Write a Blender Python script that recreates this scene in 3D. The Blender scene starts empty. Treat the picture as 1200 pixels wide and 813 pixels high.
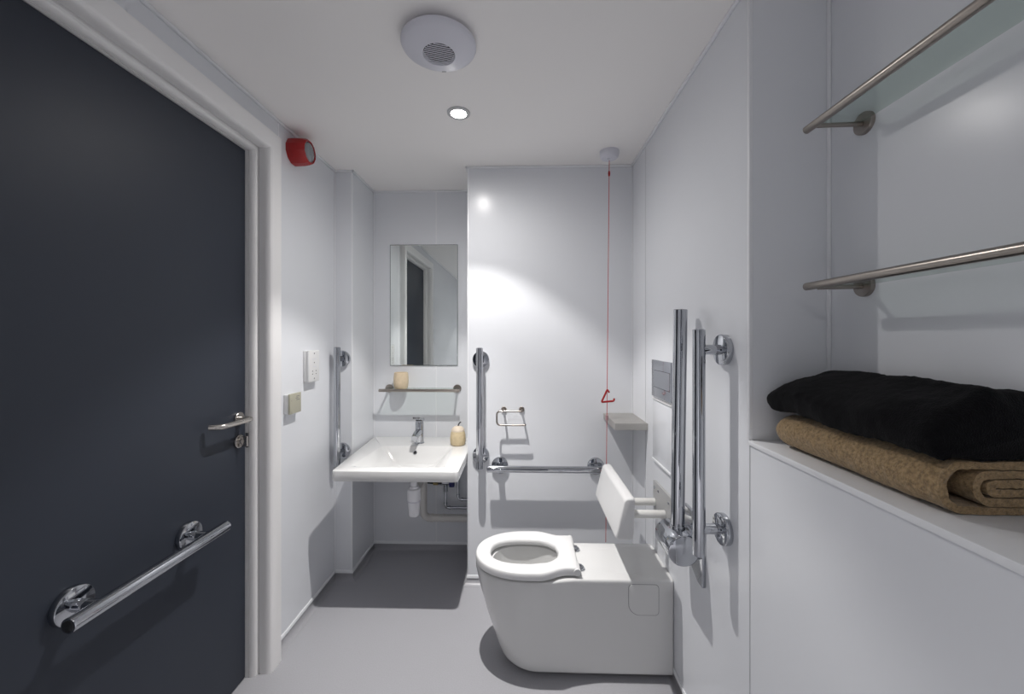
import bpy, bmesh, math, random
from mathutils import Vector, Matrix, noise
random.seed(7)
S = bpy.context.scene
C = S.collection
PI = math.pi

# ------------------------------------------------------------------ materials
def mat(name, col, rough=0.5, metal=0.0, spec=0.5, bump=0.0, bscale=300.0, vary=0.0, vscale=8.0,
        trans=0.0, ior=1.45, emit=None, estr=0.0, coat=0.0, aniso=None, sheen=0.0):
    m = bpy.data.materials.new(name); m.use_nodes = True
    nt = m.node_tree; b = nt.nodes['Principled BSDF']
    b.inputs['Base Color'].default_value = (*col, 1)
    b.inputs['Roughness'].default_value = rough
    b.inputs['Metallic'].default_value = metal
    b.inputs['Specular IOR Level'].default_value = spec
    b.inputs['IOR'].default_value = ior
    if trans: b.inputs['Transmission Weight'].default_value = trans
    if coat: b.inputs['Coat Weight'].default_value = coat
    if sheen: b.inputs['Sheen Weight'].default_value = sheen
    if emit:
        b.inputs['Emission Color'].default_value = (*emit, 1)
        b.inputs['Emission Strength'].default_value = estr
    if bump or vary:
        tc = nt.nodes.new('ShaderNodeTexCoord')
        mp = nt.nodes.new('ShaderNodeMapping')
        nt.links.new(tc.outputs['Object'], mp.inputs['Vector'])
        if aniso: mp.inputs['Scale'].default_value = aniso
    if bump:
        n = nt.nodes.new('ShaderNodeTexNoise'); n.inputs['Scale'].default_value = bscale
        n.inputs['Detail'].default_value = 3
        nt.links.new(mp.outputs['Vector'], n.inputs['Vector'])
        bp = nt.nodes.new('ShaderNodeBump'); bp.inputs['Strength'].default_value = bump
        bp.inputs['Distance'].default_value = 0.002
        nt.links.new(n.outputs['Fac'], bp.inputs['Height'])
        nt.links.new(bp.outputs['Normal'], b.inputs['Normal'])
    if vary:
        n = nt.nodes.new('ShaderNodeTexNoise'); n.inputs['Scale'].default_value = vscale
        n.inputs['Detail'].default_value = 6
        nt.links.new(mp.outputs['Vector'], n.inputs['Vector'])
        r = nt.nodes.new('ShaderNodeValToRGB')
        r.color_ramp.elements[0].position = 0.3; r.color_ramp.elements[1].position = 0.7
        r.color_ramp.elements[0].color = (*[c*(1-vary) for c in col], 1)
        r.color_ramp.elements[1].color = (*[min(1, c*(1+vary)) for c in col], 1)
        nt.links.new(n.outputs['Fac'], r.inputs['Fac'])
        nt.links.new(r.outputs['Color'], b.inputs['Base Color'])
    return m

def thin_glass(name, tint):
    m = bpy.data.materials.new(name); m.use_nodes = True
    nt = m.node_tree; nt.nodes.clear()
    out = nt.nodes.new('ShaderNodeOutputMaterial')
    tr = nt.nodes.new('ShaderNodeBsdfTransparent'); tr.inputs['Color'].default_value = (*tint, 1)
    gl = nt.nodes.new('ShaderNodeBsdfGlossy'); gl.inputs['Roughness'].default_value = 0.02
    lw = nt.nodes.new('ShaderNodeLayerWeight'); lw.inputs['Blend'].default_value = .5
    pw = nt.nodes.new('ShaderNodeMath'); pw.operation = 'POWER'; pw.inputs[1].default_value = 4.5
    fr = nt.nodes.new('ShaderNodeMath'); fr.operation = 'MULTIPLY_ADD'; fr.inputs[1].default_value = .7; fr.inputs[2].default_value = .035
    nt.links.new(lw.outputs['Facing'], pw.inputs[0]); nt.links.new(pw.outputs[0], fr.inputs[0])
    mx = nt.nodes.new('ShaderNodeMixShader')
    nt.links.new(fr.outputs[0], mx.inputs[0]); nt.links.new(tr.outputs[0], mx.inputs[1])
    nt.links.new(gl.outputs[0], mx.inputs[2]); nt.links.new(mx.outputs[0], out.inputs[0])
    return m

M = {}
M['wall'] = mat('wall_panel_gloss', (0.745, 0.76, 0.79), 0.24, spec=0.32, vary=0.012, vscale=2.0)
M['wall_joint'] = mat('wall_joint_line', (0.42, 0.43, 0.45), 0.5)
M['trim'] = mat('white_pvc_trim', (0.80, 0.81, 0.83), 0.28)
M['ceiling'] = mat('ceiling_paint', (0.86, 0.84, 0.825), 0.75, bump=0.03, bscale=180)
M['frame'] = mat('white_satin_paint', (0.80, 0.79, 0.785), 0.38)
M['floor'] = mat('grey_vinyl', (0.35, 0.35, 0.372), 0.34, vary=0.05, vscale=220, bump=0.02, bscale=500)
M['door'] = mat('charcoal_door', (0.032, 0.038, 0.052), 0.46, spec=0.32, bump=0.06, bscale=260)
M['chrome'] = mat('chrome', (0.49, 0.505, 0.535), 0.03, metal=1.0)
M['nickel'] = mat('brushed_nickel', (0.36, 0.325, 0.295), 0.28, metal=1.0, bump=0.05, bscale=400)
M['satin'] = mat('satin_stainless', (0.56, 0.53, 0.50), 0.24, metal=1.0)
M['steel'] = mat('brushed_steel', (0.50, 0.485, 0.46), 0.42, metal=0.75, bump=0.05, bscale=200, aniso=(1, 12, 1))
M['ceramic'] = mat('white_ceramic', (0.67, 0.67, 0.665), 0.10, coat=0.3)
M['plastic'] = mat('white_plastic', (0.70, 0.70, 0.70), 0.30)
M['cream_metal'] = mat('white_powder_coat', (0.74, 0.735, 0.71), 0.38)
M['bracket'] = mat('grey_bracket', (0.42, 0.42, 0.42), 0.4)
M['pale_plastic'] = mat('pale_grey_plastic', (0.66, 0.66, 0.72), 0.45)
M['dark'] = mat('dark_gap', (0.02, 0.02, 0.022), 0.6)
M['black_rubber'] = mat('black_plastic', (0.015, 0.016, 0.018), 0.4)
M['mirror'] = mat('mirror_silver', (0.82, 0.86, 0.84), 0.012, metal=1.0)
M['mirror_edge'] = mat('mirror_edge', (0.30, 0.34, 0.32), 0.15, metal=0.6)
M['glass'] = thin_glass('shelf_glass', (0.86, 0.91, 0.885))
M['glass_edge'] = mat('shelf_glass_edge', (0.35, 0.45, 0.42), 0.15)
M['red'] = mat('red_alarm_plastic', (0.34, 0.006, 0.007), 0.28)
M['red_cord'] = mat('red_cord', (0.50, 0.02, 0.03), 0.55)
M['lens'] = mat('beacon_lens', (0.62, 0.65, 0.68), 0.08, trans=0.75, ior=1.4)
M['reflector'] = mat('beacon_reflector', (0.55, 0.57, 0.60), 0.18, metal=1.0)
M['cream'] = mat('cream_stoneware', (0.70, 0.57, 0.40), 0.55, vary=0.06, vscale=40)
M['straw'] = mat('straw_stoneware', (0.60, 0.49, 0.31), 0.6, vary=0.08, vscale=60)
M['lid'] = mat('pale_lid', (0.72, 0.62, 0.50), 0.55)
M['stem'] = mat('dark_stem', (0.03, 0.028, 0.03), 0.6)
M['beige'] = mat('beige_switch_plate', (0.42, 0.405, 0.32), 0.4)
M['brass'] = mat('brass_fitting', (0.45, 0.36, 0.18), 0.3, metal=1.0)
M['blue'] = mat('blue_plastic', (0.01, 0.015, 0.11), 0.4)
M['waste'] = mat('waste_pipe_plastic', (0.60, 0.585, 0.56), 0.4)
M['trap'] = mat('white_trap_plastic', (0.80, 0.80, 0.83), 0.35)
M['flush'] = mat('satin_chrome_plate', (0.42, 0.435, 0.47), 0.10, metal=1.0)
M['brown_towel'] = mat('brown_terry', (0.33, 0.228, 0.120), 0.95, spec=0.1, bump=1.0, bscale=420, vary=0.38, vscale=170, sheen=0.25)
M['brown_edge'] = mat('brown_terry_hem', (0.33, 0.245, 0.155), 0.95, spec=0.1, bump=0.8, bscale=500)
M['black_towel'] = mat('black_terry', (0.0055, 0.0055, 0.0065), 0.95, spec=0.1, bump=1.0, bscale=420, vary=0.3, vscale=120, sheen=0.04)
M['bezel'] = mat('downlight_bezel', (0.50, 0.50, 0.51), 0.4)
M['lamp'] = mat('lit_lamp_face', (1, 1, 1), 0.4, emit=(1.0, 0.97, 0.93), estr=42.0)
M['ink'] = mat('grey_print', (0.20, 0.20, 0.21), 0.5)

# ------------------------------------------------------------------ mesh helpers (all in world metres)
def V(*a): return Vector(a if len(a) == 3 else a[0])

class B:
    def __init__(s): s.bm = bmesh.new()
    def _merge(s, b):
        me = bpy.data.meshes.new('tmp'); b.to_mesh(me); b.free()
        s.bm.from_mesh(me); bpy.data.meshes.remove(me)
    def box(s, x0, x1, y0, y1, z0, z1, bev=0.0, seg=3, mtx=None):
        b = bmesh.new()
        r = bmesh.ops.create_cube(b, size=1)
        for v in b.verts:
            v.co = Vector((x0 + (v.co.x + .5)*(x1-x0), y0 + (v.co.y + .5)*(y1-y0), z0 + (v.co.z + .5)*(z1-z0)))
        if bev: bmesh.ops.bevel(b, geom=list(b.edges), offset=bev, segments=seg, affect='EDGES', profile=.5)
        if mtx: bmesh.ops.transform(b, matrix=mtx, verts=b.verts)
        s._merge(b); return s
    def rings(s, rings, cap0=True, cap1=True, closed=True):
        b = bmesh.new(); R = []
        for ring in rings: R.append([b.verts.new(p) for p in ring])
        n = len(R[0])
        for i in range(len(R)-1):
            for j in range(n if closed else n-1):
                k = (j+1) % n
                b.faces.new((R[i][j], R[i][k], R[i+1][k], R[i+1][j]))
        if cap0: b.faces.new(list(reversed(R[0])))
        if cap1: b.faces.new(R[-1])
        bmesh.ops.remove_doubles(b, verts=b.verts, dist=1e-6)
        bmesh.ops.recalc_face_normals(b, faces=b.faces)
        s._merge(b); return s
    def lathe(s, prof, o, axis, seg=40, cap1=True):
        # prof: list of (radius, height along axis)
        a = Vector(axis).normalized()
        u = a.orthogonal().normalized(); w = a.cross(u)
        o = Vector(o); rr = []
        for r, h in prof:
            r = max(r, 1e-5)
            rr.append([o + a*h + (u*math.cos(2*PI*i/seg) + w*math.sin(2*PI*i/seg))*r for i in range(seg)])
        return s.rings(rr, True, cap1)
    def cyl(s, p0, p1, r, bev=0.001, seg=32):
        p0, p1 = Vector(p0), Vector(p1); h = (p1-p0).length
        return s.lathe([(r-bev, 0), (r, bev), (r, h-bev), (r-bev, h)], p0, p1-p0, seg)
    def tube(s, pts, r, seg=14, cap=True):
        P = [Vector(p) for p in pts]; rr = []; u = None
        for i, p in enumerate(P):
            t = (P[min(i+1, len(P)-1)] - P[max(i-1, 0)]).normalized()
            if u is None: u = t.orthogonal().normalized()
            u = (u - t*u.dot(t)).normalized(); w = t.cross(u)
            rr.append([p + (u*math.cos(2*PI*k/seg) + w*math.sin(2*PI*k/seg))*r for k in range(seg)])
        return s.rings(rr, cap, cap)
    def prism(s, pts, axis, a, b_, bev=0.0):
        # pts 2d polygon; axis 'x': (y,z) 'y': (x,z) 'z': (x,y)
        def mk(p, t):
            return {'x': (t, p[0], p[1]), 'y': (p[0], t, p[1]), 'z': (p[0], p[1], t)}[axis]
        b = bmesh.new()
        A = [b.verts.new(mk(p, a)) for p in pts]; Bv = [b.verts.new(mk(p, b_)) for p in pts]
        n = len(pts)
        b.faces.new(A); b.faces.new(list(reversed(Bv)))
        for i in range(n): b.faces.new((A[i], Bv[i], Bv[(i+1) % n], A[(i+1) % n]))
        bmesh.ops.recalc_face_normals(b, faces=b.faces)
        if bev: bmesh.ops.bevel(b, geom=list(b.edges), offset=bev, segments=3, affect='EDGES', profile=.5)
        s._merge(b); return s
    def sphere(s, c, r, sc=(1, 1, 1), seg=24):
        b = bmesh.new(); bmesh.ops.create_uvsphere(b, u_segments=seg, v_segments=seg//2, radius=r)
        for v in b.verts: v.co = Vector((v.co.x*sc[0], v.co.y*sc[1], v.co.z*sc[2])) + Vector(c)
        s._merge(b); return s

def rounded(pts, r, n=6):
    """round the corners of a 3d/2d polyline path"""
    P = [Vector(p) for p in pts]; out = [P[0]]
    rs = r if isinstance(r, (list, tuple)) else [r]*(len(P)-2)
    for i in range(1, len(P)-1):
        a, b, c = P[i-1], P[i], P[i+1]
        q = min(rs[i-1], (a-b).length*.49, (c-b).length*.49)
        p0 = b + (a-b).normalized()*q; p1 = b + (c-b).normalized()*q
        for k in range(n+1):
            t = k/n; out.append(p0*(1-t)**2 + b*2*t*(1-t) + p1*t*t)
    out.append(P[-1]); return out

def rrect(x0, x1, y0, y1, r, n=5):
    rs = r if isinstance(r, (list, tuple)) else [r]*4   # bl, br, tr, tl
    out = []
    for (cx, cy, a0, q) in ((x0, y0, PI, rs[0]), (x1, y0, 1.5*PI, rs[1]), (x1, y1, 0, rs[2]), (x0, y1, .5*PI, rs[3])):
        ox = cx + (q if cx == x0 else -q); oy = cy + (q if cy == y0 else -q)
        for k in range(n+1):
            a = a0 + .5*PI*k/n
            out.append((ox + q*math.cos(a), oy + q*math.sin(a)))
    return out

def root_loc(o):
    l = Vector((0, 0, 0))
    while o is not None: l += o.location; o = o.parent
    return l

def obj(name, b, m, parent=None, smooth=35, label=None):
    me = bpy.data.meshes.new(name)
    off = root_loc(parent)
    if parent is None:
        vs = [v.co for v in b.bm.verts]
        off = Vector(((min(v.x for v in vs)+max(v.x for v in vs))/2, (min(v.y for v in vs)+max(v.y for v in vs))/2, min(v.z for v in vs)))
    for v in b.bm.verts: v.co -= off
    bmesh.ops.recalc_face_normals(b.bm, faces=b.bm.faces)
    b.bm.to_mesh(me); b.bm.free()
    for p in me.polygons: p.use_smooth = True
    me.set_sharp_from_angle(angle=math.radians(smooth))
    me.materials.append(m)
    o = bpy.data.objects.new(name, me); C.objects.link(o)
    if parent is not None: o.parent = parent
    else: o.location = off
    if label: o['label'] = label
    return o

def thing(name, loc, label, cat, group=None):
    o = bpy.data.objects.new(name, None); C.objects.link(o); o.location = loc
    o.empty_display_size = .05
    o['label'] = label; o['category'] = cat
    if group: o['group'] = group
    return o
def tag(o, label, cat, group=None):
    o['label'] = label; o['category'] = cat
    if group: o['group'] = group
    return o
def struct(name, b, m, parent=None, smooth=35):
    o = obj(name, b, m, parent, smooth)
    if parent is None: o['kind'] = 'structure'
    return o

# ------------------------------------------------------------------ room numbers
CEIL = 2.35
XL, XR = -1.081, 0.615            # left wall, right wall
YB, YA, YN = 2.24, 2.60, -1.75    # toilet end wall, alcove back wall, wall behind
XP, YP = -0.978, 2.27             # pier beside the basin
XA = -0.308                       # right side of the basin alcove
XNI, YNI = 0.827, 1.095           # niche back wall, niche far side
LEDGE = 1.112
DY0, DY1, DZ = 0.655, 1.60, 2.155 # door opening

struct('floor', B().box(XL-.25, 1.0, YN-.1, YA+.12, -.10, 0), M['floor'])
struct('ceiling', B().box(XL-.25, 1.0, YN-.1, YA+.12, CEIL, CEIL+.1), M['ceiling'])
struct('wall_left', B().box(XL-.20, XL, DY1+.03, YA+.12, 0, CEIL).box(XL-.20, XL, YN, DY0-.03, 0, CEIL)
       .box(XL-.20, XL, DY0-.03, DY1+.03, DZ+.03, CEIL), M['wall'])
struct('wall_pier', B().box(XL, XP, YP, YA, 0, CEIL), M['wall'])
struct('wall_alcove', B().box(XL, XA, YA, YA+.12, 0, CEIL), M['wall'])
struct('wall_back', B().box(XA, 1.0, YB, YA+.12, 0, CEIL), M['wall'])
struct('wall_right', B().box(XR, 1.0, YNI, YB, 0, CEIL), M['wall'])
struct('wall_niche', B().box(XNI, 1.0, YN, YNI, 0, CEIL), M['wall'])
struct('wall_ledge', B().box(XR, XNI, YN, YNI, 0, LEDGE-.014), M['wall'])
struct('wall_front', B().box(XL-.2, 1.0, YN-.1, YN, 0, CEIL), M['wall'])

# ledge top board
struct('trim_1', B().box(XR-.004, XNI, YN, YNI-.0005, LEDGE-.014, LEDGE, .002, 2), M['trim'])
# ceiling edge trims
t = .011
b = B()
b.box(XL, XL+t, YN, YP, CEIL-t, CEIL, .003, 2)
b.box(XL, XP+t, YP-t, YP, CEIL-t, CEIL, .003, 2)
b.box(XP, XP+t, YP-t, YA, CEIL-t, CEIL, .003, 2)
b.box(XP, XA, YA-t, YA, CEIL-t, CEIL, .003, 2)
b.box(XA-t, XA, YB-t, YA, CEIL-t, CEIL, .003, 2)
b.box(XA-t, XR, YB-t, YB, CEIL-t, CEIL, .003, 2)
b.box(XR-t, XR, YNI-t, YB, CEIL-t, CEIL, .003, 2)
b.box(XR-t, XNI, YNI-t, YNI, CEIL-t, CEIL, .003, 2)
struct('trim_2', b, M['trim'])
# corner trims on the wall panels
b = B(); q = .0015; w = .007
def corner_out(X, Y, sx, sy):      # outer corner angle: two thin leaves
    b.box(min(X, X+sx*w*1.0), max(X, X+sx*w), Y-sy*0-(q if sy > 0 else 0), Y+(q if sy < 0 else 0), 0.03, CEIL-.011)
b.box(XP-.008, XP+q, YP-q, YP+.008, .03, CEIL-.011, .0012, 2)
b.box(XA-q, XA+.006, YB-q, YB+.006, .03, CEIL-.011, .0012, 2)
b.box(XR-q, XR+.008, YNI-q, YNI+.010, LEDGE, CEIL-.011, .0012, 2)
b.box(XP, XP+.006, YA-.006, YA, .03, CEIL-.011, .0015, 2)
b.box(XL, XL+.006, YP-.006, YP, .03, CEIL-.011, .0015, 2)
b.box(XR-.005, XR, YB-.005, YB, .03, CEIL-.011, .0015, 2)
b.box(XNI-.009, XNI, YNI-.009, YNI, LEDGE, CEIL-.011, .003, 2)
b.box(-.568, -.560, YA-.0015, YA, .03, CEIL-.011, .0007, 1)
b.box(XL, XL+.0015, 1.735, 1.743, .03, CEIL-.011, .0007, 1)
struct('trim_3', b, M['trim'])
# narrow dark panel joints
b = B()
b.box(XR-.0008, XR, 2.003, 2.006, .03, CEIL-.011)
b.box(XR-.0008, XR, 1.884, 1.8865, .03, .60)
b.box(XR-.0008, XR, YNI-.004, YNI-.001, 0.03, LEDGE-.014)
b.box(XL, XL+.0008, .50, .503, .03, CEIL-.011)
struct('trim_4', b, M['wall_joint'])

# coved vinyl skirtings with a white cap strip
def skirting(name, p0, p1, nrm, e0=0, e1=0):
    p0, p1, n = Vector((*p0, 0)), Vector((*p1, 0)), Vector((*nrm, 0))
    d = (p1-p0).normalized()
    prof = [(0, 0), (.030, 0.0005), (.020, .0025), (.011, .007), (.005, .015), (.002, .026), (.002, .034), (0, .034)]
    b = B(); b.rings([[p0 + d*(e0*a) + n*a + Vector((0, 0, h)) for a, h in prof], [p1 - d*(e1*a) + n*a + Vector((0, 0, h)) for a, h in prof]])
    o = struct(name, b, M['floor'], smooth=60)
    prof = [(0, .034), (.005, .034), (.005, .046), (.003, .050), (0, .050)]
    b = B(); b.rings([[p0 + d*(e0*a) + n*a + Vector((0, 0, h)) for a, h in prof], [p1 - d*(e1*a) + n*a + Vector((0, 0, h)) for a, h in prof]])
    obj('cap_strip', b, M['trim'], o)
skirting('baseboard_left', (XL, DY1+.092), (XL, YP), (1, 0), 0, 1)
skirting('baseboard_pier', (XL, YP), (XP, YP), (0, -1), 1, -1)
skirting('baseboard_pier_side', (XP, YP), (XP, YA), (1, 0), -1, 1)
skirting('baseboard_alcove', (XP, YA), (XA, YA), (0, -1), 1, 1)
skirting('baseboard_alcove_side', (XA, YA), (XA, YB), (-1, 0), 1, -1)
skirting('baseboard_back', (XA, YB), (XR, YB), (0, -1), -1, 1)
skirting('baseboard_right', (XR, YB), (XR, YN), (-1, 0), 1, 0)
skirting('baseboard_front_left', (XL, YN), (XL, DY0-.092), (1, 0), 0, 0)

# ------------------------------------------------------------------ door
door = bpy.data.objects.new('door_1', None); C.objects.link(door); door.location = (-1.13, 1.12, 0); door['kind'] = 'structure'
XD = -1.130
obj('door_leaf', B().box(XD-.044, XD, DY0+.003, DY1-.003, .006, DZ-.003, .001, 1), M['door'], door)
# frame and architrave: one stepped profile carried round the opening with mitres  (d outward, x)
prof = [(0.0, XD-.05), (0.0, -1.1205), (.004, -1.1200), (.004, -1.1165), (0.0, -1.1160)]
prof += [(.014*(1-math.cos(a)), -1.116+.026*math.sin(a)) for a in [PI/2*k/6 for k in range(7)]]
prof += [(.0145, -1.0890), (.0225, -1.0885), (.0225, -1.0815), (.0160, -1.0810), (.0165, -1.067)]
prof += [(.0165+.013*(1-math.cos(a)), -1.066+.028*math.sin(a)) for a in [PI/2*k/6 for k in range(7)]]
prof += [(.033, -1.036), (.088, -1.036), (.090, -1.039), (.090, XL-.002), (.04, XL-.06), (.04, XD-.05)]
rings = []
for k in range(4):
    ring = []
    for d, x in prof:
        ring.append([(x, DY0-d, 0.0), (x, DY0-d, DZ+d), (x, DY1+d, DZ+d), (x, DY1+d, 0.0)][k])
    rings.append(ring)
obj('architrave', B().rings(rings), M['frame'], door, 50)
# unseen panel added behind the leaf so no light leaks
obj('light_block_panel', B().box(XD-.075, XD-.046, DY0-.04, DY1+.04, 0, DZ+.04), M['dark'], door)
# lever handle
h = obj('lever_handle', B().tube(rounded([(XD, 1.556, 1.066), (-1.074, 1.556, 1.066), (-1.074, 1.400, 1.068), (-1.110, 1.385, 1.068)], [.016, .022]), .0098, 18), M['satin'], door)
obj('handle_rose', B().lathe([(.026, 0), (.026, .008), (.0245, .0095), (0, .0095)], (XD, 1.556, 1.066), (1, 0, 0)), M['satin'], h)
h = obj('thumb_turn', B().lathe([(.011, .0), (.011, .020), (.010, .022), (0, .022)], (XD, 1.556, .976), (1, 0, 0))
        .box(XD+.014, XD+.040, 1.5525, 1.5595, .955, .997, .003, 3), M['satin'], door)
obj('turn_rose', B().lathe([(.026, 0), (.026, .008), (.0245, .0095), (0, .0095)], (XD, 1.556, .976), (1, 0, 0)), M['satin'], h)
obj('latch_plate', B().box(XD+.0006, XD+.012, DY1-.0015, DY1+.0002, .94, 1.0), M['satin'], door)

# unseen charcoal door, added behind the viewpoint to darken the chrome reflections
added_door = bpy.data.objects.new('added_dark_door', None); C.objects.link(added_door); added_door.location = (-.10, YN, 0); added_door['kind'] = 'structure'
obj('door_leaf', B().box(-.58, .38, YN, YN+.012, .006, 2.10, .002, 2), M['door'], added_door)
obj('architrave', B().prism([(-.65, 0), (-.65, 2.17), (.45, 2.17), (.45, 0), (.385, 0), (.385, 2.105), (-.585, 2.105), (-.585, 0)], 'y', YN, YN+.022, .002), M['frame'], added_door)

# ------------------------------------------------------------------ grab rails
def grab_rail(label, p0, p1, feet, nrm, wallpos, r=.0185, name='grab_rail', black_end=None):
    """p0-p1 bar axis, feet: points along bar (t values), nrm outward normal, wallpos scalar of the wall plane"""
    p0, p1, n = Vector(p0), Vector(p1), Vector(nrm)
    d = (p1-p0).normalized(); L = (p1-p0).length
    mid = (p0+p1)/2
    ax = [i for i in range(3) if abs(n[i]) > .5][0]
    base = mid.copy(); base[ax] = wallpos
    rt = thing(name, base, label, 'grab rail', 'chrome grab rails')
    obj('rail', B().cyl(p0, p1, r, .0015, 40), M['chrome'], rt)
    ends = ((p0, -d), (p1, d))
    for e, dd in ends:
        obj('end_cap', B().lathe([(r-.0045, 0), (r-.0045, .0012), (r-.0065, .002), (0, .0022)], e, dd), M['black_rubber'] if e is black_end or (black_end and (e-Vector(black_end)).length < 1e-4) else M['chrome'], rt)
    for f in feet:
        c = p0 + d*f; wp = c.copy(); wp[ax] = wallpos
        dist = (c-wp).length
        fl = obj('mounting_flange', B().lathe([(.0455, 0), (.0465, .002), (.0465, .016), (.0455, .018), (.044, .019), (0, .019)], wp, n, 48), M['chrome'], rt)
        obj('flange_neck', B().lathe([(.0155, .0188), (.0155, dist-r*.6)], wp, n, 28), M['chrome'], fl)
    return rt

grab_rail('horizontal chrome grab rail fixed low across the charcoal door', (-1.048, .893, .722), (-1.048, 1.385, .722), (.072, .420), (1, 0, 0), XD, black_end=(-1.048, .893, .722))
grab_rail('vertical chrome grab rail on the pier left of the washbasin', (-1.0335, 2.198, .672), (-1.0335, 2.198, 1.333), (.066, .595), (0, -1, 0), YP)
grab_rail('vertical chrome grab rail on the end wall just right of the mirror alcove', (-.232, 2.163, .674), (-.232, 2.163, 1.331), (.057, .592), (0, -1, 0), YB)
grab_rail('horizontal chrome grab rail on the end wall behind the toilet', (-.190, 2.163, .673), (.474, 2.163, .673), (.065, .599), (0, -1, 0), YB)
grab_rail('vertical chrome grab rail on right wall with two round flanges, nearest the towels', (.535, 1.221, .731), (.535, 1.221, 1.413), (.079, .621), (-1, 0, 0), XR)

# ------------------------------------------------------------------ hinged drop-down support rail (folded up)
rt = thing('hinged_support_rail', (XR, 1.43, .54), 'tall chrome drop-down support rail folded upright on hinge beside toilet', 'support rail')
obj('support_arm', B().cyl((.549, 1.425, .70), (.560, 1.425, 1.488), .0235, .0018, 40), M['chrome'], rt)
hb = obj('hinge_barrel', B().lathe([(.048, 0), (.051, .0015), (.0525, .004), (.0525, .136), (.051, .1385), (.048, .14), (0, .14)], (.545, 1.355, .668), (0, 1, 0), 56), M['chrome'], rt)
obj('arm_collar', B().cyl((.5487, 1.425, .700), (.5492, 1.425, .728), .0262, .0015, 40), M['chrome'], hb)
obj('wall_plate', B().prism([(1.352, .548), (1.388, .548), (1.505, .612), (1.505, .772), (1.352, .772)], 'x', .603, XR, .0018)
    .box(.572, .604, 1.375, 1.475, .630, .706, .003), M['chrome'], rt)

# ------------------------------------------------------------------ toilet
TY = 1.775
def sm(a, b, x):
    t = max(0, min(1, (x-a)/(b-a))); return t*t*(3-2*t)
def interp(tab, z):
    n = len(tab)
    for i in range(n-1):
        (z0, v0), (z1, v1) = tab[i], tab[i+1]
        if z <= z1 or i == n-2:
            t = max(0, min(1, (z-z0)/(z1-z0)))
            m0 = (v1-tab[i-1][1])/(z1-tab[i-1][0]) if i > 0 else (v1-v0)/(z1-z0)
            m1 = (tab[i+2][1]-v0)/(tab[i+2][0]-z0) if i < n-2 else (v1-v0)/(z1-z0)
            h = z1-z0
            return (2*t**3-3*t*t+1)*v0 + (t**3-2*t*t+t)*h*m0 + (-2*t**3+3*t*t)*v1 + (t**3-t*t)*h*m1
XF = [(.022, -.070), (.026, -.082), (.036, -.096), (.055, -.106), (.08, -.116), (.11, -.126), (.15, -.139), (.20, -.156), (.26, -.173), (.33, -.192), (.385, -.204), (.405, -.205)]
WB = [(.022, .1440), (.026, .1470), (.036, .1490), (.08, .1500), (.11, .1515), (.15, .1545), (.20, .159), (.26, .166), (.33, .173), (.385, .176), (.405, .176)]
WR = [(.022, .1455), (.028, .1485), (.075, .1485), (.405, .1485)]
XM = [(.022, .070), (.08, .066), (.15, .055), (.22, .045), (.30, .036), (.35, .03), (.405, .03)]
XBK = XR-.001
def pan_outline(z, inset=0.0):
    xf = interp(XF, z)+inset; wb = interp(WB, z)-inset; wr = interp(WR, z)-inset
    xm = interp(XM, z); xq = max(.25, xm+.05); pts = []
    def hw(x):
        if x < xm: 
            k = max(0, (xm-x)/(xm-xf)); return wb*max(0, 1-k**2.25)**(1/2.05)
        return wb + (wr-wb)*sm(xm+.02, xq-.015, x)
    xs = [xf + (xm-xf)*(1-math.cos(.5*PI*i/26)) for i in range(27)] + [xm + (xq-xm)*i/14 for i in range(1, 15)] + [xq + (XBK-.012-xq)*i/8 for i in range(1, 9)]
    up = [(x, hw(x)) for x in xs]
    rc = .010
    up += [(XBK-rc*(1-math.sin(a)), wr-rc*(1-math.cos(a))) for a in (.4, .8, 1.2, PI/2)]
    up.append((XBK, wr*.4))
    lo = [(x, -y) for x, y in up[1:]]
    return [(x, TY+y) for x, y in up] + [(x, TY+y) for x, y in reversed(lo)]
def hole_like(outline, cx, a0, a1, bw, ex=2.3):
    """points on an oval matched by direction to the outline"""
    res = []
    for x, y in outline:
        dx, dy = x-cx, y-TY
        ang = math.atan2(dy, max(-.9, min(.9, dx*(.55 if dx > 0 else 1))) )
        ca, sa = math.cos(ang), math.sin(ang)
        A = a1 if ca > 0 else a0
        r = (abs(ca/A)**ex + abs(sa/bw)**ex)**(-1/ex)
        res.append((cx+r*ca, TY+r*sa))
    return res
toilet = thing('toilet', (.2, TY, .022), 'white wall-hung toilet with open seat ring and no lid', 'toilet')
rings = []
zs = [.022, .0235, .026, .030, .036, .045, .055, .067, .08, .10, .12, .15, .18, .215, .25, .285, .32, .355, .385, .396]
for z in zs:
    rings.append([(x, y, z) for x, y in pan_outline(z)])
for dz, ins in ((.4005, .0016), (.403, .0045), (.404, .009)):
    rings.append([(x, y, dz) for x, y in pan_outline(.40, ins)])
ol = pan_outline(.40, .009)
cx = .012
for z, a0, a1, bw in ((.404, .150, .165, .118), (.400, .143, .158, .111), (.37, .140, .155, .108), (.32, .134, .150, .104), (.27, .122, .14, .094), (.225, .10, .125, .08)):
    rings.append([(x, y, z) for x, y in hole_like(ol, cx, a0, a1, bw)])
# the bowl narrows to a water ledge
for z, a0, a1, bw in ((.205, .085, .11, .068), (.195, .06, .08, .05), (.15, .05, .06, .04)):
    rings.append([(x+.012, y, z) for x, y in hole_like(ol, cx, a0, a1, bw)])
obj('pan', B().rings(rings), M['ceramic'], toilet, 40)
obj('pan_water', B().prism([(cx+.012+.062*math.cos(a), TY+.046*math.sin(a)) for a in [2*PI*i/32 for i in range(32)]], 'z', .180, .1835), mat('pan_water', (.75, .78, .80), .03, trans=.6, ior=1.33), toilet)
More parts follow.
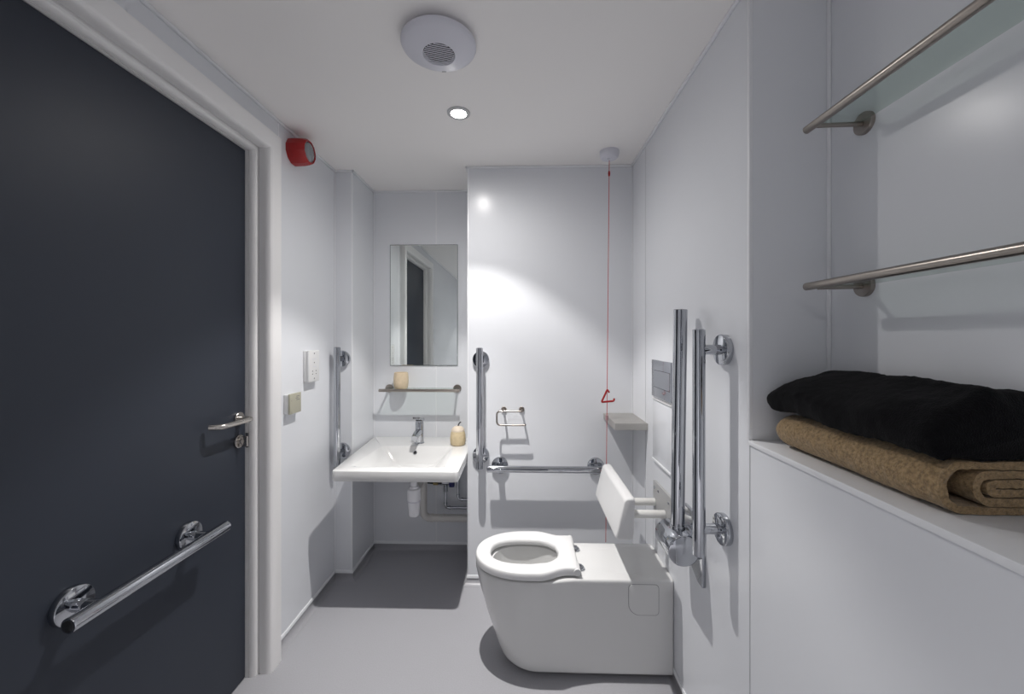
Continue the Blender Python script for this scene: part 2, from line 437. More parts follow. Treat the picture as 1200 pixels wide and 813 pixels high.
# seat ring
def seat_outer():
    pts = []
    xf, xm, wb, wr, xe = -.206, .03, .179, .138, .236
    def hw(x):
        if x < xm: return wb*max(0, 1-max(0, (xm-x)/(xm-xf))**2.25)**(1/2.05)
        return wb + (wr-wb)*sm(.07, .185, x)
    xs = [xf + (xm-xf)*(1-math.cos(.5*PI*i/30)) for i in range(31)] + [xm + (xe-.012-xm)*i/24 for i in range(1, 25)]
    up = [(x, hw(x)) for x in xs] + [(xe-.012*(1-math.sin(a)), wr-.012*(1-math.cos(a))) for a in (.4, .8, 1.2, PI/2)]
    up += [(xe, wr*.66), (xe, wr*.33)]
    lo = [(x, -y) for x, y in up[1:]]
    return [(x, TY+y) for x, y in up] + [(xe, TY)] + [(x, TY+y) for x, y in reversed(lo)]
so = seat_outer()
si = hole_like(so, .012, .150, .148, .097, 2.5)
z0, hgt = .414, .030
sec = [(1, 0), (1.0, .45), (.985, .75), (.955, .92), (.90, 1.0), (.62, 1.03), (.25, .98), (.10, .90), (.02, .70), (0, .40), (.03, .06), (.08, 0)]
rings = [[(i[0]+(o[0]-i[0])*s_, i[1]+(o[1]-i[1])*s_, z0+hgt*zz) for o, i in zip(so, si)] for s_, zz in sec]
rings.append(rings[0])
seat = obj('seat', B().rings(rings, False, False), M['plastic'], toilet, 50)
for x, y in ((-.17, TY-.06), (-.17, TY+.06), (.10, TY-.13), (.10, TY+.13)):
    obj('seat_buffer', B().cyl((x, y, .4042), (x, y, .4155), .011, .001, 16), M['plastic'], seat)
for sgn in (-1, 1):
    hg = obj('seat_hinge', B().cyl((.250, TY+sgn*.075, .404), (.250, TY+sgn*.075, .4085), .0165, .001, 24)
        .sphere((.250, TY+sgn*.075, .4085), .0145, (1, 1, .95)).cyl((.232, TY+sgn*.075, .420), (.252, TY+sgn*.075, .418), .0085, .001, 18), M['chrome'], toilet)
obj('hinge_knuckle', B().cyl((.226, TY-.1415, .4275), (.226, TY-.075, .4275), .0145, .001, 28), M['plastic'], seat)
obj('hinge_knuckle', B().cyl((.226, TY+.075, .4275), (.226, TY+.1415, .4275), .0145, .001, 28), M['plastic'], seat)
# side access cap
yy = TY-.1485
obj('cap_seam', B().prism(rrect(.430, .553, .264, .390, [.045, .016, .016, .016], 8), 'y', yy-.0006, yy+.002), M['ink'], toilet)
obj('side_cap', B().prism(rrect(.4318, .5512, .2658, .3882, [.044, .015, .015, .015], 8), 'y', yy-.0016, yy+.002, .0004), M['ceramic'], toilet)

# ------------------------------------------------------------------ back rest
br = thing('padded_backrest', (XR, 1.80, .59), 'white padded backrest on two short tubes above the toilet', 'back support')
sec = rounded([(.3845, .671, 0), (.405, .752, 0), (.447, .756, 0), (.440, .588, 0), (.364, .590, 0), (.3845, .671, 0)], [.016, .014, .018, .020], 7)
sec = [(p.x, p.y) for p in sec[:-1]]
cxs = sum(p[0] for p in sec)/len(sec); czs = sum(p[1] for p in sec)/len(sec)
rings = []
for y, k in ((1.580, .80), (1.5815, .90), (1.586, .965), (1.594, 1.0), (1.70, 1.0), (1.80, 1.0), (1.90, 1.0), (2.006, 1.0), (2.014, .965), (2.019, .90), (2.0205, .80)):
    rings.append([(cxs+(x-cxs)*k, y, czs+(z-czs)*(1-(1-k)*.45)) for x, z in sec])
obj('pad', B().rings(rings), M['plastic'], br, 50)
for y in (1.705, 1.832):
    obj('support_tube', B().cyl((.425, y, .640), (.604, y, .640), .0165, .001, 28), M['cream_metal'], br)
bk = obj('wall_bracket', B().prism(rrect(1.630, 1.855, .600, .734, .004), 'x', .604, XR-.0002, .0008), M['bracket'], br)
for y in (1.660, 1.785, 1.836):
    for z in (.705, .618):
        obj('bolt', B().lathe([(.0065, 0), (.0062, .002), (.004, .0035), (0, .004)], (.604, y, z), (-1, 0, 0), 16), M['chrome'], bk)

# ------------------------------------------------------------------ flush plate, access panel, corner shelf
fp = thing('flush_plate', (XR, 1.76, 1.12), 'satin chrome dual flush plate on right wall behind the folded rail', 'flush plate')
obj('plate', B().box(XR-.010, XR, 1.640, 1.880, 1.120, 1.286, .002, 2), M['flush'], fp)
obj('button_seam', B().box(XR-.0104, XR-.0098, 1.6495, 1.8455, 1.1635, 1.2415), M['dark'], fp)
obj('flush_button', B().box(XR-.0108, XR-.0099, 1.651, 1.844, 1.165, 1.240, .0003, 1), M['flush'], fp)
ap = thing('access_panel', (XR, 1.765, .826), 'white rectangular access panel below the chrome flush plate', 'access panel')
obj('panel', B().box(XR-.007, XR, 1.640, 1.872, .832, 1.106, .0015, 2), M['wall'], ap)
obj('panel_lip', B().box(XR-.013, XR, 1.640, 1.872, .824, .833, .0015, 2), M['trim'], ap)
obj('panel_lip', B().box(XR-.011, XR, 1.640, 1.872, 1.1045, 1.110, .001, 2), M['plastic'], ap)
cs = thing('corner_shelf', (.535, 2.10, .934), 'brushed steel shelf in the corner right of the toilet', 'shelf')
obj('shelf_top', B().box(.4545, XR, 1.966, YB-.0003, .963, .967, .001, 2), M['steel'], cs)
obj('shelf_lip', B().box(.4545, XR, 1.966, 1.970, .934, .9635, .001, 2), M['steel'], cs)
obj('shelf_lip', B().box(.4545, .4585, 1.969, YB-.0003, .934, .9635, .001, 2), M['steel'], cs)

# ------------------------------------------------------------------ emergency pull cord
pc = thing('emergency_pull_cord', (.45, 2.073, .33), 'red emergency pull cord with red triangle hanging from round white ceiling switch', 'pull cord')
obj('ceiling_switch', B().lathe([(.049, 0), (.049, .018), (.046, .030), (.040, .036), (.012, .038), (.010, .043), (.004, .046), (0, .046)], (.45, 2.073, CEIL), (0, 0, -1), 48), M['pale_plastic'], pc)
def cordx(z): return .450 - (2.305-z)*.0092
def cordy(z): return 2.073
cd = obj('cord', B().tube([(cordx(z), cordy(z), z) for z in (2.306, 2.0, 1.7, 1.4, 1.1, .8, .5, .33)], .0016, 8), M['red_cord'], pc)
obj('acorn', B().lathe([(.0015, 0), (.005, .006), (.006, .016), (.0045, .026), (.0015, .032)], (cordx(2.235), 2.073, 2.220), (0, 0, 1), 16), M['red'], cd)
X0 = cordx(1.1)
tri = rounded([(X0+.011, 2.073, 1.104), (X0+.001, 2.073, 1.119), (X0-.029, 2.073, 1.054), (X0+.034, 2.073, 1.060), (X0+.037, 2.073, 1.074)], [.006, .008, .006])
obj('pull_triangle', B().tube(tri, .0050, 10), M['red'], pc)
obj('cord_connector', B().lathe([(.003, 0), (.0075, .003), (.0075, .028), (.003, .031)], (cordx(.98), 2.073, .958), (0, 0, 1), 16), mat('pink_plastic', (.50, .30, .32), .35, trans=.3), cd)

# ------------------------------------------------------------------ toilet roll holder
rh = thing('toilet_roll_holder', (-.055, YB, .905), 'empty open-ended wire toilet roll holder on the end wall', 'toilet roll holder')
yw = 2.176
obj('roll_bar', B().tube(rounded([(-.003, yw, .985), (-.139, yw, .985), (-.139, yw, .909), (.014, yw, .909), (.0195, yw, .9155)], [.022, .022, .005]), .0048, 12), M['nickel'], rh)
for x in (-.103, -.003):
    obj('wall_mount', B().lathe([(.0155, 0), (.0155, .007), (.0145, .008), (.0055, .008), (.0055, YB-yw+.004), (0, YB-yw+.0045)], (x, YB, .985), (0, -1, 0), 28), M['nickel'], rh)

# ------------------------------------------------------------------ glass shelves
def glass_shelf(label, a, b_, wall, out, z, axis, group='glass shelves with a nickel front rail'):
    """axis 'x': runs along x from a to b_ on wall y=wall ; axis 'y': runs along y on wall x=wall; out = signed stand-off of the front rail"""
    def p(l, o, h): return Vector((l, wall+o, h)) if axis == 'x' else Vector((wall+o, l, h))
    mid = (a+b_)/2
    rt = thing('glass_shelf', p(mid, 0, z), label, 'shelf', group)
    obj('front_rail', B().cyl(p(a, out, z), p(b_, out, z), .0095, .0012, 28), M['nickel'], rt)
    sg = 1 if out > 0 else -1
    c0, c1 = p(a+.022, out-sg*.0085, z-.004), p(b_-.022, sg*.012, z+.004)
    gx = sorted((c0.x, c1.x)); gy = sorted((c0.y, c1.y))
    obj('glass_panel', B().box(gx[0], gx[1], gy[0], gy[1], z-.002, z+.005, .0006, 1), M['glass'], rt)
    for l in (a+.028, b_-.034):
        zr = z-.004
        bk = obj('bracket', B().cyl(p(l, sg*.006, zr), p(l, out-sg*.004, zr-.002), .0055, .0006, 18), M['nickel'], rt)
        obj('rose', B().lathe([(.0265, 0), (.0265, .008), (.0255, .0095), (0, .0095)], p(l, 0, zr+.002), p(0, sg, 0)-p(0, 0, 0), 36), M['nickel'], bk)
    return rt
glass_shelf('narrow glass shelf with nickel rail between mirror and washbasin', -.900, -.391, YA, -.120, 1.056, 'x')
glass_shelf('upper glass shelf with nickel rail high in the towel niche', .425, 1.015, XNI, -.117, 1.907, 'y')
glass_shelf('lower glass shelf with nickel rail just above the folded towels', .425, 1.015, XNI, -.117, 1.516, 'y')

# ------------------------------------------------------------------ mirror
mi = thing('mirror', (-.6445, YA, 1.205), 'frameless rectangular wall mirror in the alcove above the washbasin', 'mirror')
obj('mirror_backing', B().box(-.868, -.421, YA-.0048, YA, 1.203, 1.996), M['mirror_edge'], mi)
b = B(); x0, x1, z0_, z1_ = -.8655, -.4235, 1.2055, 1.9935
o_ = .012
b.rings([[(x0, YA-.0045, z0_), (x1, YA-.0045, z0_), (x1, YA-.0045, z1_), (x0, YA-.0045, z1_)],
         [(x0+.0005, YA-.0050, z0_+.0005), (x1-.0005, YA-.0050, z0_+.0005), (x1-.0005, YA-.0050, z1_-.0005), (x0+.0005, YA-.0050, z1_-.0005)],
         [(x0+.003, YA-.0056, z0_+.003), (x1-.003, YA-.0056, z0_+.003), (x1-.003, YA-.0056, z1_-.003), (x0+.003, YA-.0056, z1_-.003)]])
obj('mirror_face', b, M['mirror'], mi, 1)

# ------------------------------------------------------------------ washbasin
wb = thing('washbasin', (-.63, 2.25, .6), 'white rectangular wall-hung washbasin filling the alcove', 'washbasin')
ZB = .735
XBR, XBLf, XBLb, YBF, YBK = -.3115, -.937, -.9755, 1.930, YA-.0005
def quad(c, r, n=7):
    """rounded quad, c = four corners (bl front-left, fr front-right, back-right, back-left)"""
    out = []
    P = [Vector((*p, 0)) for p in c]
    rs = r if isinstance(r, (list, tuple)) else [r]*4
    for i in range(4):
        a, b_, d = P[i-1], P[i], P[(i+1) % 4]
        p0 = b_ + (a-b_).normalized()*rs[i]; p1 = b_ + (d-b_).normalized()*rs[i]
        for k in range(n+1):
            t = k/n; q_ = p0*(1-t)**2 + b_*2*t*(1-t) + p1*t*t
            out.append((q_.x, q_.y))
    # densify the straight runs so rings stay even
    res = []
    for i, p in enumerate(out):
        res.append(p)
        if (i+1) % (n+1) == 0:
            nx = out[(i+1) % len(out)]
            for k in range(1, 8): res.append((p[0]+(nx[0]-p[0])*k/8, p[1]+(nx[1]-p[1])*k/8))
    return res
def ring(c, r, z): return [(x, y, z) for x, y in quad(c, r)]
def outer(i): return [(XBLf+i, YBF+i), (XBR-i, YBF+i), (XBR-i, YBK-i*.2), (XBLb+i, YBK-i*.2)]
R4 = [.022, .022, .003, .003]
rings = [
    ring([(-.74, 2.17), (-.50, 2.17), (-.50, 2.36), (-.74, 2.36)], .05, .618),
    ring([(-.80, 2.07), (-.44, 2.07), (-.44, 2.42), (-.80, 2.42)], .05, .656),
    ring(outer(.06), .03, .684),
    ring(outer(.008), R4, .681), ring(outer(.002), R4, .683), ring(outer(.0), R4, .688),
    ring(outer(.0), R4, .727), ring(outer(.0015), R4, .7325), ring(outer(.006), R4, .735)]
top = [(-.868, 1.998), (-.385, 1.998), (-.418, 2.382), (-.842, 2.382)]
def lerpq(a, b_, t): return [(p[0]+(q[0]-p[0])*t, p[1]+(q[1]-p[1])*t) for p, q in zip(a, b_)]
bot = [(-.730, 2.10), (-.520, 2.10), (-.505, 2.335), (-.755, 2.335)]
rings.append(ring(lerpq(top, bot, -.10), .03, .735))
rings.append(ring(lerpq(top, bot, -.02), .03, .7345))
rings.append(ring(lerpq(top, bot, .06), .03, .731))
rings.append(ring(lerpq(top, bot, .45), .03, .690))
rings.append(ring(lerpq(top, bot, .85), .03, .650))
rings.append(ring(lerpq(top, bot, 1.0), .03, .642))
rings.append(ring(lerpq(bot, [(-.64, 2.20), (-.61, 2.20), (-.61, 2.24), (-.64, 2.24)], .6), .01, .638))
obj('basin', B().rings(rings), M['ceramic'], wb, 30)
obj('overflow_ring', B().lathe([(.012, 0), (.012, .003), (.009, .004), (.0075, .001)], (-.640, 2.366, .700), (0, -.90, .43), 24), M['chrome'], wb)
obj('overflow_hole', B().lathe([(.0075, 0), (.0075, .0015)], (-.640, 2.3655, .7005), (0, -.90, .43), 24), M['dark'], wb)
obj('drain', B().lathe([(.026, 0), (.026, .003), (.022, .005), (0, .006)], (-.625, 2.215, .6375), (0, 0, 1), 32), M['chrome'], wb)

# ------------------------------------------------------------------ tap
TX, TYY = -.637, 2.455
tp = thing('mixer_tap', (TX, TYY, ZB), 'chrome single-lever mixer tap at back of washbasin', 'tap')
obj('tap_body', B().lathe([(.030, 0), (.030, .004), (.0265, .008), (.0255, .06), (.0255, .122), (.024, .130), (0, .131)], (TX, TYY, ZB), (0, 0, 1), 40), M['chrome'], tp)
# spout: tapering oval arm
rg = []
for i in range(11):
    t_ = i/10
    y = TYY-.010-.112*t_; z = ZB+.070+.012*t_-.024*t_*t_; hw_ = .0205-.003*t_; hh = .022-.009*t_
    rg.append([(TX+hw_*math.copysign(abs(math.cos(a))**.6, math.cos(a)), y, z+hh*math.copysign(abs(math.sin(a))**.6, math.sin(a))) for a in [2*PI*k/28 for k in range(28)]])
sp = obj('spout', B().rings(rg), M['chrome'], tp)
obj('aerator', B().cyl((TX, TYY-.106, ZB+.036), (TX, TYY-.106, ZB+.056), .0125, .001, 24), M['chrome'], sp)
rg = []
for i in range(9):
    t_ = i/8
    y = TYY+.022-.090*t_; z = ZB+.141+.026*t_**1.2; hw_ = .0260-.003*t_; hh = .012-.0060*t_
    rg.append([(TX+hw_*math.copysign(abs(math.cos(a))**.5, math.cos(a)), y, z+hh*math.copysign(abs(math.sin(a))**.5, math.sin(a))) for a in [2*PI*k/28 for k in range(28)]])
obj('lever', B().rings(rg).cyl((TX, TYY, ZB+.129), (TX, TYY, ZB+.140), .0235, .001, 32), M['chrome'], tp)

# ------------------------------------------------------------------ jar and cup
jr = thing('storage_jar', (-.392, 2.42, ZB), 'straw coloured lidded jar with dark stem on right of washbasin', 'jar')
obj('jar_body', B().lathe([(.036, 0), (.043, .004), (.0465, .018), (.0475, .038), (.0455, .062), (.041, .080), (.0395, .084), (.0375, .083)], (-.392, 2.42, ZB), (0, 0, 1), 48), M['straw'], jr)
ld = obj('jar_lid', B().lathe([(.0395, .0835), (.0405, .087), (.038, .096), (.029, .107), (.014, .114), (0, .1155)], (-.392, 2.42, ZB), (0, 0, 1), 48), M['lid'], jr)
obj('lid_stem', B().tube([(-.391, 2.42, ZB+.112), (-.388, 2.42, ZB+.124), (-.381, 2.42, ZB+.134), (-.373, 2.42, ZB+.139)], .0038, 10), M['stem'], ld)
o = obj('tumbler', B().lathe([(.034, 0), (.040, .002), (.0440, .012), (.0465, .038), (.0465, .066), (.0440, .094), (.0425, .102), (.0405, .1035), (.039, .101), (.041, .08), (.0425, .04), (.038, .012), (0, .010)], (-.777, 2.538, 1.0612), (0, 0, 1), 48), M['cream'])
tag(o, 'cream stoneware tumbler standing on narrow shelf below mirror', 'cup')

# ------------------------------------------------------------------ bottle trap and pipes under the basin
bt = thing('bottle_trap', (-.606, 2.22, .39), 'white plastic bottle trap and waste pipe under the washbasin', 'trap')
tx, ty = -.606, 2.22
obj('trap_tail', B().cyl((tx, ty, .548), (tx, ty, .604), .0185, .001, 28), M['trap'], bt)
obj('trap_bottle', B().lathe([(.026, .392), (.029, .395), (.0335, .46), (.0345, .472), (.0365, .474), (.0365, .498), (.037, .500), (.037, .532), (.034, .540), (.025, .546), (.024, .556), (.0185, .558)], (tx, ty, 0), (0, 0, 1), 40), M['trap'], bt)
obj('locking_ring', B().lathe([(.0375, .472), (.0382, .473), (.0382, .478), (.0375, .479)], (tx, ty, 0), (0, 0, 1), 40), M['pale_plastic'], bt)
obj('drain_nut', B().lathe([(.024, .588), (.026, .59), (.026, .603), (.024, .6045)], (tx, ty, 0), (0, 0, 1), 8), M['dark'], bt)
obj('waste_pipe', B().tube(rounded([(tx, ty+.03, .512), (tx-.012, 2.485, .512), (tx-.014, 2.485, .258), (XA-.0005, 2.485, .258)], [.05, .05], 10), .0225, 24), M['waste'], bt)
for xa in (-.572, -.502):
    obj('pipe_collar', B().cyl((xa, 2.485, .258), (xa+.015, 2.485, .258), .0250, .001, 28), M['waste'], bt)
YP2 = 2.556
p1 = thing('water_pipe', (-.486, YP2, .297), 'chrome water pipe with blue-handled valve below right of washbasin', 'pipe', 'chrome water pipes under the basin')
def fitting(par, a, b_, r_, n_=16): return obj('pipe_fitting', B().cyl(a, b_, r_, .001, n_), M['chrome'], par)
XV = -.493
obj('pipe', B().tube(rounded([(XV, YP2, .452), (XV, YP2, .293), (XA-.0005, YP2, .293)], .018), .0082, 14), M['chrome'], p1)
fitting(p1, (XV, YP2, .396), (XV, YP2, .436), .0135, 8)
fitting(p1, (XV, YP2, .311), (XV, YP2, .326), .0115)
fitting(p1, (XV+.018, YP2, .293), (XV+.033, YP2, .293), .0115)
fitting(p1, (-.340, YP2, .293), (-.326, YP2, .293), .0115)
vv = obj('valve', B().cyl((-.540, YP2, .450), (-.470, YP2, .450), .0135, .001, 8), M['chrome'], p1)
obj('valve_nut', B().cyl((-.572, YP2, .450), (-.541, YP2, .450), .0145, .001, 6), M['brass'], vv)
obj('valve_handle', B().box(-.469, -.436, YP2-.014, YP2+.014, .428, .468, .004), M['blue'], vv)
obj('flexible_hose', B().tube(rounded([(-.572, YP2, .450), (-.635, YP2, .456), (-.665, YP2, .50), (-.672, YP2, .60)], [.03, .03]), .0075, 12), M['black_rubber'], p1)
p2 = thing('water_pipe', (-.40, YP2, .35), 'short chrome water pipe at right of alcove, without a valve', 'pipe', 'chrome water pipes under the basin')
obj('pipe', B().tube(rounded([(-.412, YP2, .640), (-.412, YP2, .347), (XA-.0005, YP2, .347)], .018), .0082, 14), M['chrome'], p2)
fitting(p2, (-.412, YP2, .365), (-.412, YP2, .380), .0115)
fitting(p2, (-.394, YP2, .347), (-.379, YP2, .347), .0115)

# ------------------------------------------------------------------ sockets on the left wall
ss = thing('shaver_socket', (XL, 1.986, 1.165), 'white two-gang shaver socket on left wall beside grab rail', 'socket')
obj('back_box', B().box(XL, -1.060, 1.938, 2.036, 1.168, 1.322, .003), M['plastic'], ss)
fpz = obj('faceplate', B().box(-1.0602, -1.050, 1.936, 2.038, 1.166, 1.324, .003), M['plastic'], ss)
for y, z in ((1.970, 1.220), (2.004, 1.220), (1.970, 1.205), (2.004, 1.205), (1.987, 1.262)):
    obj('socket_hole', B().lathe([(.003, 0), (.003, .0006)], (-1.0502, y, z), (1, 0, 0), 12), M['dark'], fpz)
for z in (1.308, 1.182): obj('screw', B().lathe([(.0042, 0), (.004, .0008)], (-1.0502, 1.987, z), (1, 0, 0), 16), M['ink'], fpz)
for y0_, y1_, z in ((1.968, 1.978, 1.279), (1.984, 2.006, 1.279), (1.970, 2.006, 1.240)):
    obj('printed_mark', B().box(-1.0502, -1.0496, y0_, y1_, z, z+.0028), M['pale_plastic'], fpz)
ks = thing('wall_switch', (XL, 1.82, 1.04), 'square beige switch plate on left wall near the door', 'switch')
obj('back_box', B().box(XL, -1.058, 1.777, 1.863, 1.042, 1.128, .002), M['plastic'], ks)
kf = obj('faceplate', B().box(-1.0582, -1.049, 1.774, 1.866, 1.039, 1.131, .002), M['beige'], ks)
for y0_, y1_, z in ((1.826, 1.850, 1.114), (1.820, 1.840, 1.106), (1.826, 1.852, 1.098)):
    obj('printed_mark', B().box(-1.0492, -1.0486, y0_, y1_, z, z+.0032), M['ink'], kf)
for z in (1.100, 1.048): obj('screw', B().lathe([(.003, 0), (.0028, .0008)], (-1.0492, 1.787, z), (1, 0, 0), 14), M['nickel'], kf)

# ------------------------------------------------------------------ fire alarm beacon
al = thing('alarm_beacon', (XL, 1.853, 2.258), 'red fire alarm beacon high on left wall beside door frame', 'alarm')
ay, az = 1.853, 2.262
obj('housing', B().lathe([(.061, 0), (.062, .004), (.061, .050), (.058, .070), (.054, .080), (.0505, .083), (.047, .081), (.044, .070)], (XL, ay, az), (1, 0, 0), 12, False), M['red'], al, 20)
obj('reflector', B().lathe([(.044, .068), (.028, .050), (.010, .045)], (XL, ay, az), (1, 0, 0), 32), M['reflector'], al)
obj('lens', B().lathe([(.0455, .072), (.0450, .077), (.040, .082), (.025, .087), (0, .089)], (XL, ay, az), (1, 0, 0), 14), M['lens'], al, 10)

# ------------------------------------------------------------------ ceiling extract fan
fx, fy = -.268, 1.277
fn = thing('ceiling_fan_vent', (fx, fy, CEIL), 'large round white extractor vent with slatted centre on ceiling', 'vent')
prof = [(.095, 0), (.095, .010), (.114, .013), (.1195, .018), (.1195, .023), (.117, .028), (.105, .034), (.08, .043), (.058, .050), (.0525, .0515), (.0505, .050), (.0490, .042)]
obj('cover', B().lathe(prof, (fx, fy, CEIL), (0, 0, -1), 64, False), M['pale_plastic'], fn, 50)
obj('grille_back', B().lathe([(.0495, .036), (.0495, .038)], (fx, fy, CEIL), (0, 0, -1), 40), M['dark'], fn)
b = B(); rot = Matrix.Rotation(math.radians(18), 4, 'Z')
for k in range(11):
    yv = -.043+.0086*k; hl = math.sqrt(max(0, .0485**2-yv**2))
    if hl < .01: continue
    mtx = Matrix.Translation((fx, fy, CEIL-.0492)) @ rot @ Matrix.Translation((0, yv, 0)) 
    b.box(-hl, hl, -.0018, .0018, -.0006, .0006, .0003, 1, mtx)
obj('grille_slats', b, M['pale_plastic'], fn)
obj('maker_mark', B().box(fx-.012, fx+.003, fy+.1065, fy+.1095, CEIL-.0337, CEIL-.0325), M['ink'], fn)

# ------------------------------------------------------------------ downlights
def downlight(x, y, label, edge, beam, spill, cat='downlight', group='ceiling downlights'):
    rt = thing('downlight', (x, y, CEIL), label, cat, group)
    obj('bezel', B().lathe([(.0495, 0), (.049, .004), (.046, .0062), (.0338, .0064), (.0332, .006), (.0332, .0005)], (x, y, CEIL), (0, 0, -1), 48), M['bezel'], rt)
    obj('lamp_face', B().lathe([(.0331, .0003), (.0331, .0040), (0, .0042)], (x, y, CEIL), (0, 0, -1), 40), M['lamp'], rt)
    for nm, e, ang, bl in (('downlight_edge', edge, 93, .30), ('downlight_beam', beam, 62, 1.0), ('downlight_spill', spill, 176, 1.0)):
        l = bpy.data.lights.new(nm, 'SPOT'); l.energy = e; l.color = (1.0, .972, .945)
        l.spot_size = math.radians(ang); l.spot_blend = bl; l.shadow_soft_size = .014
        lo = bpy.data.objects.new(nm, l); C.objects.link(lo); lo.parent = rt; lo.location = (0, 0, -.012)
downlight(-.272, 1.699, 'lit round recessed downlight in ceiling beyond the extractor vent', 45, 120, 23)
downlight(-.36, -.26, 'lit recessed downlight in ceiling behind the viewpoint, seen only by its glow', 8, 38, 3)
downlight(-.30, -1.30, 'added unseen fill lamp in ceiling at the far end behind the viewpoint', 25, 520, 8)  # added lamp, out of view: its bounce gives soft frontal fill

# ------------------------------------------------------------------ towels
def towel(name, path, th, y0, y1, m, lab, ny=90, rough=.0016, lump=.004, endr=.03, seed=0, side=None, solid=False, endn=0):
    P = [Vector((p[0], p[1])) for p in path]
    # resample
    Ls = [0]
    for a, b_ in zip(P, P[1:]): Ls.append(Ls[-1]+(b_-a).length)
    n = int(Ls[-1]/.0045); Q = []
    j = 0
    for i in range(n+1):
        s_ = Ls[-1]*i/n
        while j < len(Ls)-2 and Ls[j+1] < s_: j += 1
        t = (s_-Ls[j])/max(1e-9, Ls[j+1]-Ls[j]); Q.append(P[j].lerp(P[j+1], min(1, t)))
    N = []
    for i in range(n+1):
        d = (Q[min(i+1, n)]-Q[max(i-1, 0)]).normalized(); N.append(Vector((-d.y, d.x)))
    h = th/2
    sec = [q+nn*h for q, nn in zip(Q, N)]
    dE = (Q[-1]-Q[-2]).normalized(); dS = (Q[0]-Q[1]).normalized()
    sec += [Q[-1]+N[-1]*h*.6+dE*h*.6, Q[-1]+dE*h*.85, Q[-1]-N[-1]*h*.6+dE*h*.6]
    sec += [q-nn*h for q, nn in zip(reversed(Q), reversed(N))]
    sec += [Q[0]-N[0]*h*.6+dS*h*.6, Q[0]+dS*h*.85, Q[0]+N[0]*h*.6+dS*h*.6]
    if solid: sec = Q[:-1]
    cz = (max(p.y for p in sec)+min(p.y for p in sec))/2; cxx = (max(p.x for p in sec)+min(p.x for p in sec))/2
    zmin = min(p.y for p in sec); 
    ys = [y0 + (y1-y0)*i/ny for i in range(ny+1)]
    rings = []
    for i, y in enumerate(ys):
        e1 = max(0, (y-(y1-endr))/endr)
        if endn: e1 = max(e1, ((y0+endn)-y)/endn)
        k1 = math.sqrt(max(.02, 1-e1*e1))
        ring_ = []
        for q in sec:
            x, z = q.x, q.y
            if e1 > 0 and solid and y < (y0+y1)/2: z = zmin+(z-zmin)*(.35+.65*k1); x = cxx+(x-cxx)*(.85+.15*k1)
            elif e1 > 0: z = cz+(z-cz)*(.25+.75*k1); x = cxx+(x-cxx)*(.8+.2*k1)
            v = Vector((x, y, z))
            d = noise.noise_vector(v*14+Vector((seed, 0, 0)))*lump + noise.noise_vector(v*60+Vector((0, seed, 3)))*rough*1.2 + noise.noise_vector(v*190)*rough
            if y-y0 < .004: d.y += .003*noise.noise(Vector((x*50, z*50, seed)))
            f = min(1, max(0, (z-zmin)/.012)) if side is None else 1
            v = v + Vector((d.x, d.y*.6, d.z*f))
            if side: v = side(v)
            ring_.append(v)
        rings.append(ring_)
    o = obj(name, B().rings(rings), m, None, 80)
    return o
def arc(cx_, cz_, r, a0, a1, n=14, sx=1.0):
    return [(cx_+sx*r*math.cos(a0+(a1-a0)*i/n), cz_+r*math.sin(a0+(a1-a0)*i/n)) for i in range(n+1)]
zc = LEDGE+.0075
Zl = [zc+.0140*i for i in range(6)]
# flat spiral from the centre outwards
path = [(.790, Zl[3])] + arc(.737, (Zl[2]+Zl[3])/2, (Zl[3]-Zl[2])/2, PI/2, 1.5*PI) + [(.797, Zl[2])]
path += arc(.792, (Zl[2]+Zl[4])/2, (Zl[4]-Zl[2])/2, -PI/2, PI/2) + [(.732, Zl[4])]
path += arc(.729, (Zl[1]+Zl[4])/2, (Zl[4]-Zl[1])/2, PI/2, 1.5*PI, 18) + [(.79, Zl[1])]
path += arc(.787, (Zl[1]+Zl[5])/2, (Zl[5]-Zl[1])/2, -PI/2, PI/2, 18) + [(.700, Zl[5])]
path += arc(.690, (Zl[0]+Zl[5])/2, (Zl[5]-Zl[0])/2, PI/2, 1.5*PI, 24) + [(.72, Zl[0]), (.80, Zl[0])]
bt_ = towel('folded_towel', path, .0122, .640, 1.052, M['brown_towel'], '', lump=.0036, rough=.0013, endr=.035, seed=2)
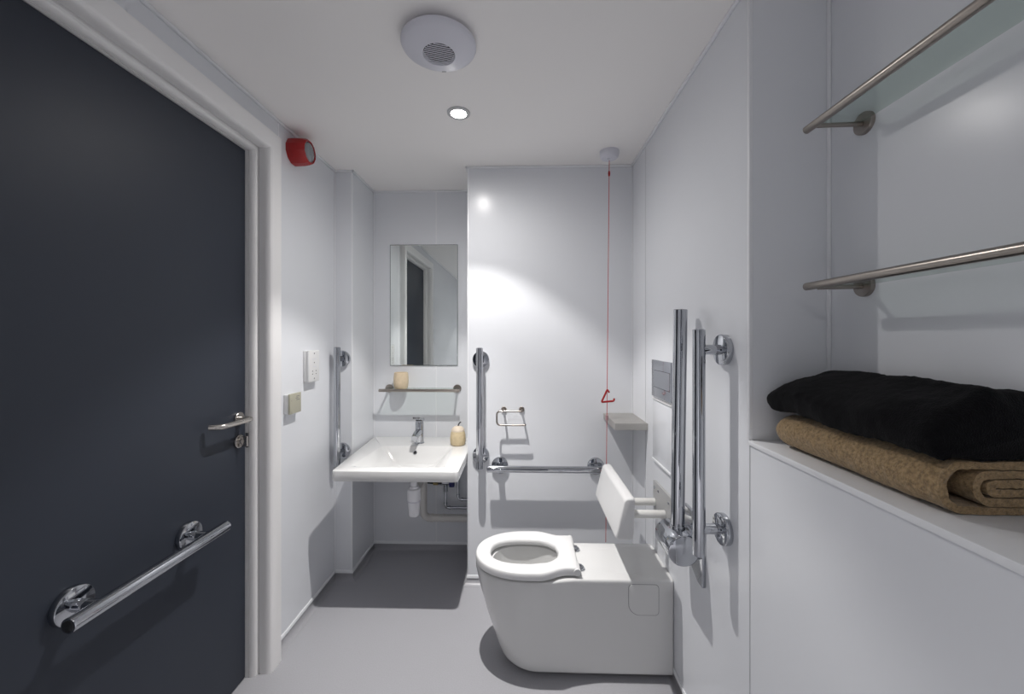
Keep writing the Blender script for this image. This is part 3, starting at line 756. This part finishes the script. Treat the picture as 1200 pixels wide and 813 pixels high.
tag(bt_, 'folded brown towel lying on the white ledge, under the black towel', 'towel', 'folded towels on the ledge')
zb = LEDGE+.0875+.0135
blob = [(.80, zb-.012, 0), (.685, zb-.012, 0), (.640, zb+.004, 0), (.636, zb+.040, 0), (.680, zb+.072, 0), (.735, zb+.086, 0), (.818, zb+.090, 0), (.821, zb-.012, 0), (.80, zb-.012, 0)]
path = [(p.x, p.y) for p in rounded(blob, [.02, .030, .024, .035, .04, .012, .008], 9)]
def sag(v):
    f = sm(0, 1, (.745-v.x)/.10)
    near = 1-sm(.0, .16, v.y-.64)
    hr = sm(-.012, .03, v.z-zb)
    z = v.z - (f*.012*near + f*.006*(1+math.sin(v.y*23+1.0)))*hr - .018*sm(.672, .640, v.x)*(1-hr)
    z -= .010*sm(.0, .12, v.y-.96)*sm(0, .08, v.z-zb)
    z += .010*math.exp(-((v.x-.765-.10*(v.y-.85))/.022)**2)*sm(.03, .06, v.z-zb)
    return Vector((v.x, v.y, z))
kt = towel('folded_towel', path, .0255, .636, 1.078, M['black_towel'], '', lump=.005, rough=.0014, endr=.045, seed=9, side=sag, solid=True, endn=.030)
tag(kt, 'folded black towel lying on top of the brown towel', 'towel', 'folded towels on the ledge')

# ------------------------------------------------------------------ camera, world, colour
cam = bpy.data.cameras.new('camera'); co = bpy.data.objects.new('camera', cam); C.objects.link(co)
co.location = (0, 0, 1.39); co.rotation_euler = (PI/2, 0, math.radians(1.47))
cam.sensor_width = 36; cam.lens = 36*467/1200; cam.shift_y = -11.5/1200; cam.clip_start = .02
S.camera = co
w_ = bpy.data.worlds.new('world'); S.world = w_; w_.use_nodes = True
w_.node_tree.nodes['Background'].inputs['Color'].default_value = (.02, .02, .022, 1)
S.view_settings.view_transform = 'Standard'; S.view_settings.look = 'None'
S.view_settings.exposure = 0.10; S.view_settings.gamma = 1; S.view_settings.use_curve_mapping = False
S.cycles.max_bounces = 12; S.cycles.diffuse_bounces = 8; S.cycles.glossy_bounces = 6
S.cycles.transparent_max_bounces = 12; S.cycles.transmission_bounces = 8
